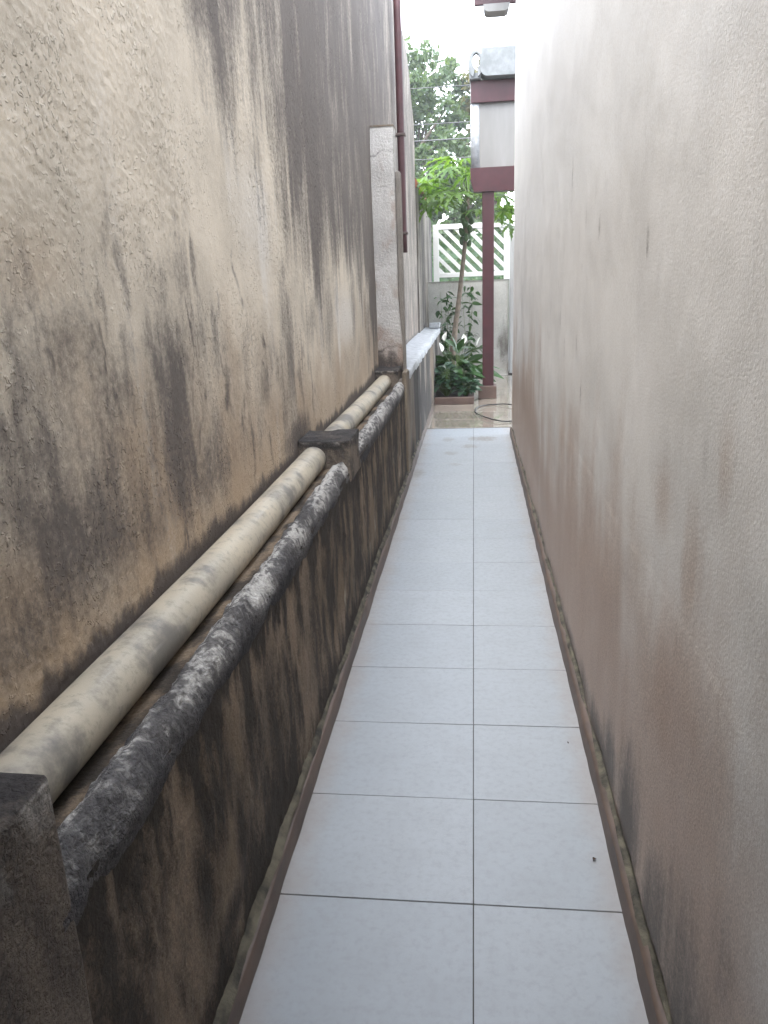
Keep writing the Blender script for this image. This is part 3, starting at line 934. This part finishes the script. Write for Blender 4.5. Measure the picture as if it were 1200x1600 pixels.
lily = [leaf_mesh('lily_leaf', .34, .125, M['leaf_dark'], .35), leaf_mesh('lily_leaf', .28, .11, M['leaf_dark'], .2), leaf_mesh('lily_leaf', .38, .12, M['leaf_dark'], .5)]
pl1 = leafy_plant('peace_lily', 'large dark green peace lily with white blooms below the papaya tree', 'plant', (-.22, 10.75, .07), lily, 70, .24, .12, .62, 3, aim_up=.75)
sp = leaf_mesh('spathe', .13, .075, M['petal'], .1, .5)
for (x, y, z) in ((-.42, 10.45, .62), (-.40, 10.75, .74), (-.13, 10.8, .70), (.04, 10.8, .66)):
    bm = bmesh.new()
    add_tube(bm, stem_curve((-.22, 10.75, .07), (x, y, z), .2), .004, 5)
    s_ = from_bm('flower_stem', bm, M['stem'], pl1)
    o = link('spathe', sp, None, pl1)
    o.matrix_parent_inverse = Matrix.Translation(-pl1.location)
    o.location = (x, y, z); o.rotation_euler = (R(75), random.uniform(-.4, .4), random.uniform(-2, 2))
shr = [leaf_mesh('shrub_leaf', .13, .085, M['leaf_blue'], .3), leaf_mesh('shrub_leaf', .10, .07, M['leaf_blue'], .15)]
leafy_plant('broadleaf_shrub', 'low bluish green leafy shrub at the left front corner of the planting bed', 'shrub', (-.36, 10.22, .07), shr, 110, .17, .05, .40, 9, .004)
leafy_plant('broadleaf_shrub', 'low dark leafy shrub at the right front corner of the planting bed', 'shrub', (-.11, 10.2, .07), shr, 60, .13, .03, .26, 21, .004)
wd = [leaf_mesh('weed_leaf', .11, .055, M['leaf_dark'], .3), leaf_mesh('weed_leaf', .14, .05, M['leaf_dark'], .4)]


def climber(label, base, stems, seed, mesh_list):
    rr = random.Random(seed)
    root = empty('garden_weed', base)
    tag(root, label, 'plant', 'weeds against the garden wall')
    B = Vector(base)
    for (dx, dz, nl) in stems:
        pts = stem_curve(B, B + Vector((dx, rr.uniform(-.1, .2), dz)), .15, 8)
        bm = bmesh.new(); add_tube(bm, pts, [.005 - .0004 * i for i in range(9)], 5)
        from_bm('stem', bm, M['stem'], root)
        for k in range(nl):
            t = rr.uniform(.35, 1.0)
            i = min(7, int(t * 8)); p = pts[i].lerp(pts[i + 1], t * 8 - i)
            o = link('leaf', rr.choice(mesh_list), None, root)
            o.matrix_parent_inverse = Matrix.Translation(-B)
            o.location = p + Vector((rr.gauss(0, .05), rr.gauss(0, .04), rr.gauss(0, .05)))
            o.rotation_euler = (rr.gauss(-.2, .5), rr.gauss(0, .5), rr.uniform(0, 6.28))
            q = rr.uniform(.6, 1.3); o.scale = (q, q, q)
    return root


climber('leafy weed to the left of the papaya trunk against the garden wall', (-.46, 12.4, .06), [(-.05, 1.32, 26), (.10, 1.42, 22), (.02, 1.1, 22), (.16, 1.15, 16), (-.02, .8, 20), (.1, .6, 16)], 31, wd)
climber('leafy weed to the right of the papaya trunk against the garden wall', (-.10, 12.5, .06), [(.05, 1.40, 20), (-.08, 1.25, 16), (.10, 1.32, 16), (.02, .62, 18), (.12, .5, 10)], 37, wd)

# papaya tree
pt = empty('papaya_tree', (-.32, 11.5, .06))
tag(pt, 'slender leaning papaya tree with lobed bright leaves in front of the lattice', 'tree')
trunk = [(-.33, 11.5, .03), (-.30, 11.5, .60), (-.255, 11.5, .95), (-.21, 11.5, 1.25), (-.16, 11.5, 1.65), (-.115, 11.5, 2.02), (-.085, 11.5, 2.35), (-.065, 11.5, 2.62)]
tube('trunk', trunk, [.055, .045, .039, .035, .031, .029, .027, .025], M['papaya_bark'], pt, 12)


def palm_leaf(name, S, seed):
    rr = random.Random(seed)
    bm = bmesh.new()
    c = (0, 0, 0)
    for k in range(9):
        a = R(-135 + k * 270 / 8)
        L = S * (1.0 - .35 * abs(k - 4) / 4) * rr.uniform(.9, 1.05)
        dirv = Vector((math.sin(a), math.cos(a), 0)); side = Vector((math.cos(a), -math.sin(a), 0))
        prev = None
        n = 9
        for i in range(n + 1):
            t = i / n
            w = L * .13 * (math.sin(math.pi * min(1, t * .92 + .08)) ** .7) * (1.0 if i % 2 else .45)
            if i == n: w = .001
            ctr = dirv * L * t + Vector((0, 0, -.45 * L * t * t + .10 * L * t))
            sw = dirv * (L * .06 if i % 2 else 0)
            row = [bm.verts.new(ctr + side * w + sw + Vector((0, 0, .15 * w))), bm.verts.new(ctr), bm.verts.new(ctr - side * w + sw + Vector((0, 0, .15 * w)))]
            if prev:
                bm.faces.new((prev[0], prev[1], row[1], row[0])); bm.faces.new((prev[1], prev[2], row[2], row[1]))
            prev = row
    me = bpy.data.meshes.new(name); bm.to_mesh(me); bm.free(); me.materials.append(M['leaf_papaya'])
    return me


pls = [palm_leaf('papaya_leaf', .36, s) for s in (1, 2, 3)]
top = Vector(trunk[-1])
rr = random.Random(5)
spots = [(-.50, 11.2, 2.80), (-.30, 11.1, 2.95), (-.20, 11.7, 3.02), (-.62, 11.6, 2.95), (-.42, 11.9, 3.10), (-.10, 11.2, 2.85), (-.70, 11.9, 2.72), (-.40, 11.0, 2.65), (-.05, 11.9, 3.0),
         (-.58, 11.3, 2.55), (-.25, 11.3, 2.72), (-.75, 11.4, 2.62), (-.35, 12.1, 2.82), (.36, 11.4, 2.62), (.52, 11.7, 2.45), (.40, 11.2, 2.40), (.60, 11.3, 2.70), (.50, 11.9, 2.25), (.28, 11.9, 2.72),
         (.05, 11.1, 2.42), (.66, 11.5, 2.2), (-.52, 12.1, 2.60), (-.30, 11.5, 3.12), (-.62, 11.0, 2.75), (-.12, 11.6, 3.12), (-.48, 11.6, 2.72), (-.18, 12.0, 2.75), (-.68, 12.2, 2.95),
         (-.34, 11.4, 2.60), (-.55, 11.8, 2.85), (-.22, 11.0, 2.62)]
for k, s in enumerate(spots):
    s = Vector(s)
    base = top + Vector((rr.uniform(-.02, .02), rr.uniform(-.02, .02), rr.uniform(-.25, .05)))
    bm = bmesh.new()
    add_tube(bm, stem_curve(base, s, .10), [.010 - .0008 * i for i in range(7)], 6)
    pet = from_bm('petiole', bm, M['stem'], pt)
    o = link('leaf', pls[k % 3], None, pt)
    o.matrix_parent_inverse = Matrix.Translation(-pt.location)
    d = s - top
    o.location = s
    o.rotation_euler = (rr.uniform(-.5, .15), rr.uniform(-.5, .5), math.atan2(d.y, d.x) - math.pi / 2 + rr.gauss(0, .3))
    k_ = rr.uniform(.8, 1.15); o.scale = (k_, k_, k_)
bm = bmesh.new()
bmesh.ops.create_uvsphere(bm, u_segments=10, v_segments=7, radius=1)
for v in bm.verts:
    v.co = Vector((v.co.x * .038 * (1.1 - .25 * v.co.z), v.co.y * .038 * (1.1 - .25 * v.co.z), v.co.z * .062))
fm = bpy.data.meshes.new('fruit'); bm.to_mesh(fm); bm.free(); fm.materials.append(M['fruit']); fm.polygons.foreach_set('use_smooth', [True] * len(fm.polygons))
for k in range(13):
    o = link('fruit', fm, None, pt)
    o.matrix_parent_inverse = Matrix.Translation(-pt.location)
    z = 2.02 + k * .038; a = k * 2.4
    x = np.interp(z, [p[2] for p in trunk], [p[0] for p in trunk])
    o.location = (x + math.cos(a) * .06, 11.5 + math.sin(a) * .06, z)
    o.rotation_euler = (rr.gauss(0, .2), rr.gauss(0, .2), 0)
    k_ = rr.uniform(.7, 1.1); o.scale = (k_, k_, k_)


# background trees: tapered trunk, limbs, leaf clumps
def bg_tree(label, base, h, crown_c, crown_r, n_clump, per, mat, seed, leaf=.16, group='trees across the street'):
    rr = np.random.default_rng(seed)
    root = empty('street_tree', base)
    tag(root, label, 'tree', group)
    bx, by, bz = base
    bm = bmesh.new()
    fork = Vector((bx + rr.normal(0, .15), by, bz + h * .45))
    add_tube(bm, [(bx, by, bz), (bx + .05, by, bz + h * .2), fork], [h * .028, h * .022, h * .018], 9)
    cl = []
    for i in range(n_clump):
        u = rr.normal(size=3); u /= np.linalg.norm(u)
        q = rr.random() ** .4
        cl.append(np.array([bx + crown_c[0], by + crown_c[1], bz + crown_c[2]]) + u * q * np.array(crown_r))
    for c in cl[::3]:
        c = Vector(c)
        mid = fork.lerp(c, .5) + Vector((rr.normal(0, .2), rr.normal(0, .2), .15))
        add_tube(bm, [fork, mid, c], [h * .011, h * .006, h * .002], 6)
    from_bm('trunk', bm, M['bark'], root)
    C = np.repeat(np.array(cl), per, axis=0)
    rad = np.repeat(rr.uniform(.25, .6, n_clump) * min(crown_r) * .42, per)
    dv = rr.normal(size=C.shape); dv /= np.linalg.norm(dv, axis=1)[:, None]
    C = C + dv * (rad * rr.random(len(C)) ** .5)[:, None]
    n = len(C)
    u = rr.normal(size=(n, 3)); u /= np.linalg.norm(u, axis=1)[:, None]
    w = rr.normal(size=(n, 3)); w = np.cross(u, w); w /= np.linalg.norm(w, axis=1)[:, None]
    s = (leaf * rr.uniform(.6, 1.2, n))[:, None]
    V = np.stack([C - u * s * .5, C + w * s * .25, C + u * s * .5, C - w * s * .25], 1).reshape(-1, 3)
    q = np.arange(n * 4).reshape(n, 4)
    link('crown', np_mesh('crown', V, q), mat, root)
    return root


bg_tree('tall loose bluish tree left of the porch, behind the power lines', (-2.6, 25, 0), 9, (.6, 0, 5.6), (2.2, 2, 2.6), 110, 130, M['leaf_tree'], 3, .2)
bg_tree('yellowish tree standing just left of the maroon porch fascia', (.8, 26, 0), 8.5, (0, 0, 5.8), (1.5, 1.6, 2.0), 70, 120, M['leaf_tree2'], 5, .2)
bg_tree('lower dense green tree behind the papaya leaves', (-1.2, 22.5, 0), 5.2, (.2, 0, 3.4), (2.0, 1.2, 1.5), 120, 120, M['leaf_tree'], 8, .17)
bg_tree('far tree rising behind the porch roof', (3.6, 27, 0), 9, (.2, 0, 6), (2.4, 2, 2.6), 60, 90, M['leaf_tree'], 12)
bg_tree('dark bushy tree seen through the lattice', (-.2, 22.2, 0), 3.2, (0.3, 0, 1.7), (2.6, .9, 1.2), 80, 110, M['leaf_tree'], 15, .13)
bg_tree('far tree hidden mostly behind the tall left wall', (-6, 26, 0), 9, (.2, 0, 6), (2.6, 2, 2.4), 60, 90, M['leaf_tree'], 18)

# dense hedge along the far side of the street
hg = empty('hedge', (0, 22, 0))
tag(hg, 'dense dark green hedge across the street, seen through the lattice', 'hedge')
hr = np.random.default_rng(44)
xs = axis((-9, 9, .15)); ts = np.linspace(0, 1, 24)
X, T = np.meshgrid(xs, ts, indexing='ij')
hh = 2.75 + .5 * (fbm(X * .9, 0 * X + 2, 5, 4) - .5)
Yh = 22.0 - .55 * np.sin(np.pi * T) ** .4 * np.where(T < .5, 1, -1) + (fbm(X * 2, T * 9, 3, 4) - .5) * .3
Zh = hh * np.sin(np.pi * T) ** .45
link('branch_mass', grid_mesh('branch_mass', np.stack([X, 22.0 - .55 * np.cos(np.pi * T) + (fbm(X * 2, T * 9, 3, 4) - .5) * .3, Zh], -1)), M['leaf_dark'], hg)
n = 14000
C = np.stack([hr.uniform(-9, 9, n), 21.75 + hr.uniform(-.65, .3, n), hr.random(n) ** .8 * 3.05], -1)
u = hr.normal(size=(n, 3)); u /= np.linalg.norm(u, axis=1)[:, None]
w_ = np.cross(u, hr.normal(size=(n, 3))); w_ /= np.linalg.norm(w_, axis=1)[:, None]
sz = (.15 * hr.uniform(.6, 1.2, n))[:, None]
V = np.stack([C - u * sz * .5, C + w_ * sz * .28, C + u * sz * .5, C - w_ * sz * .28], 1).reshape(-1, 3)
link('foliage', np_mesh('foliage', V, np.arange(n * 4).reshape(n, 4)), M['leaf_tree'], hg)

# small white house across the street
fh = empty('far_house', (-3.2, 29, 0))
tag(fh, 'small white house peeping out between the trees across the street', 'house')
box('wall', (-6.5, 28.5, 0), (-1.55, 33, 3.95), M['far_wall'], fh, .01)
bm = bmesh.new()
prism_y(bm, [(-6.9, 3.96), (-1.2, 3.96), (-4.0, 5.2)], 28.2, 33.3)
from_bm('roof', bm, M['terracotta'], fh)
wnd = box('window', (-4.2, 28.46, 1.1), (-3.0, 28.50, 2.2), M['glass'], fh, .004)
box('door', (-2.5, 28.46, 0), (-1.7, 28.5, 2.1), M['red'], fh, .004)

# power lines
for k, (z, yy, sag, nm) in enumerate(((5.86, 20, .15, 'topmost'), (5.09, 20, .18, 'second from the top'), (4.74, 20, .12, 'third from the top'), (4.33, 20, .2, 'lowest'))):
    pts = [(x, yy, z + sag * ((x / 18) ** 2) + (.03 * x / -18)) for x in np.linspace(-18, 18, 25)]
    o = tube('power_line', pts, .010 if k != 2 else .014, M['wire'], None, 6)
    tag(o, 'thin dark power line over the street, %s of the four' % nm, 'cable', 'power lines over the street')

# ------------------------------------------------------------------ small things on the floor
lp = []
c0 = Vector((.30, 9.14, .012))
for k in range(41):
    a = R(20) + R(330) * k / 40
    r_ = 1 + .04 * math.sin(a * 3)
    lp.append((c0.x + .285 * math.cos(a) * r_ - .04 * math.sin(a), c0.y + .62 * math.sin(a) * r_, .014 + .012 * max(0, math.sin(a * 2))))
lp += [(.62, 8.95, .03), (.75, 8.8, .014), (.95, 8.6, .012)]
ho = tube('garden_hose', lp, .0075, M['rubber'], None, 8)
tag(ho, 'thin black hose lying in a loop on the wet yard floor', 'hose')


def crumb(label, x, y, L, W, rz):
    me = leaf_mesh('dead_leaf', L, W, M['dry_leaf'], -.3, .8, 5)
    o = link('dead_leaf', me)
    o.location = (x, y, .004); o.rotation_euler = (0, 0, rz)
    tag(o, label, 'leaf')


crumb('small curled dead leaf on a white tile near the right wall', 0.317, 1.770, .015, .009, 2.6)
crumb('tiny dark speck of dead leaf on a white tile farther up the passage', 0.308, 2.310, .007, .004, .4)

# ------------------------------------------------------------------ thin scattering volume added to imitate lens glow over the far end
hm, nt, b = new_mat('lens_veil_volume')
nt.nodes.remove(b)
pv_ = N(nt, 'ShaderNodeVolumePrincipled')
pv_.inputs['Color'].default_value = (0.90, 0.94, 1.0, 1)
pv_.inputs['Density'].default_value = 0.0024
pv_.inputs['Anisotropy'].default_value = 0.2
nt.links.new(pv_.outputs[0], nt.nodes['Material Output'].inputs['Volume'])
hz = box('lens_veil', (-22, -6, -1.1), (22, 38, 10.6), hm, None, 0)
tag(hz, kind='stuff')
scene.cycles.volume_bounces = 1
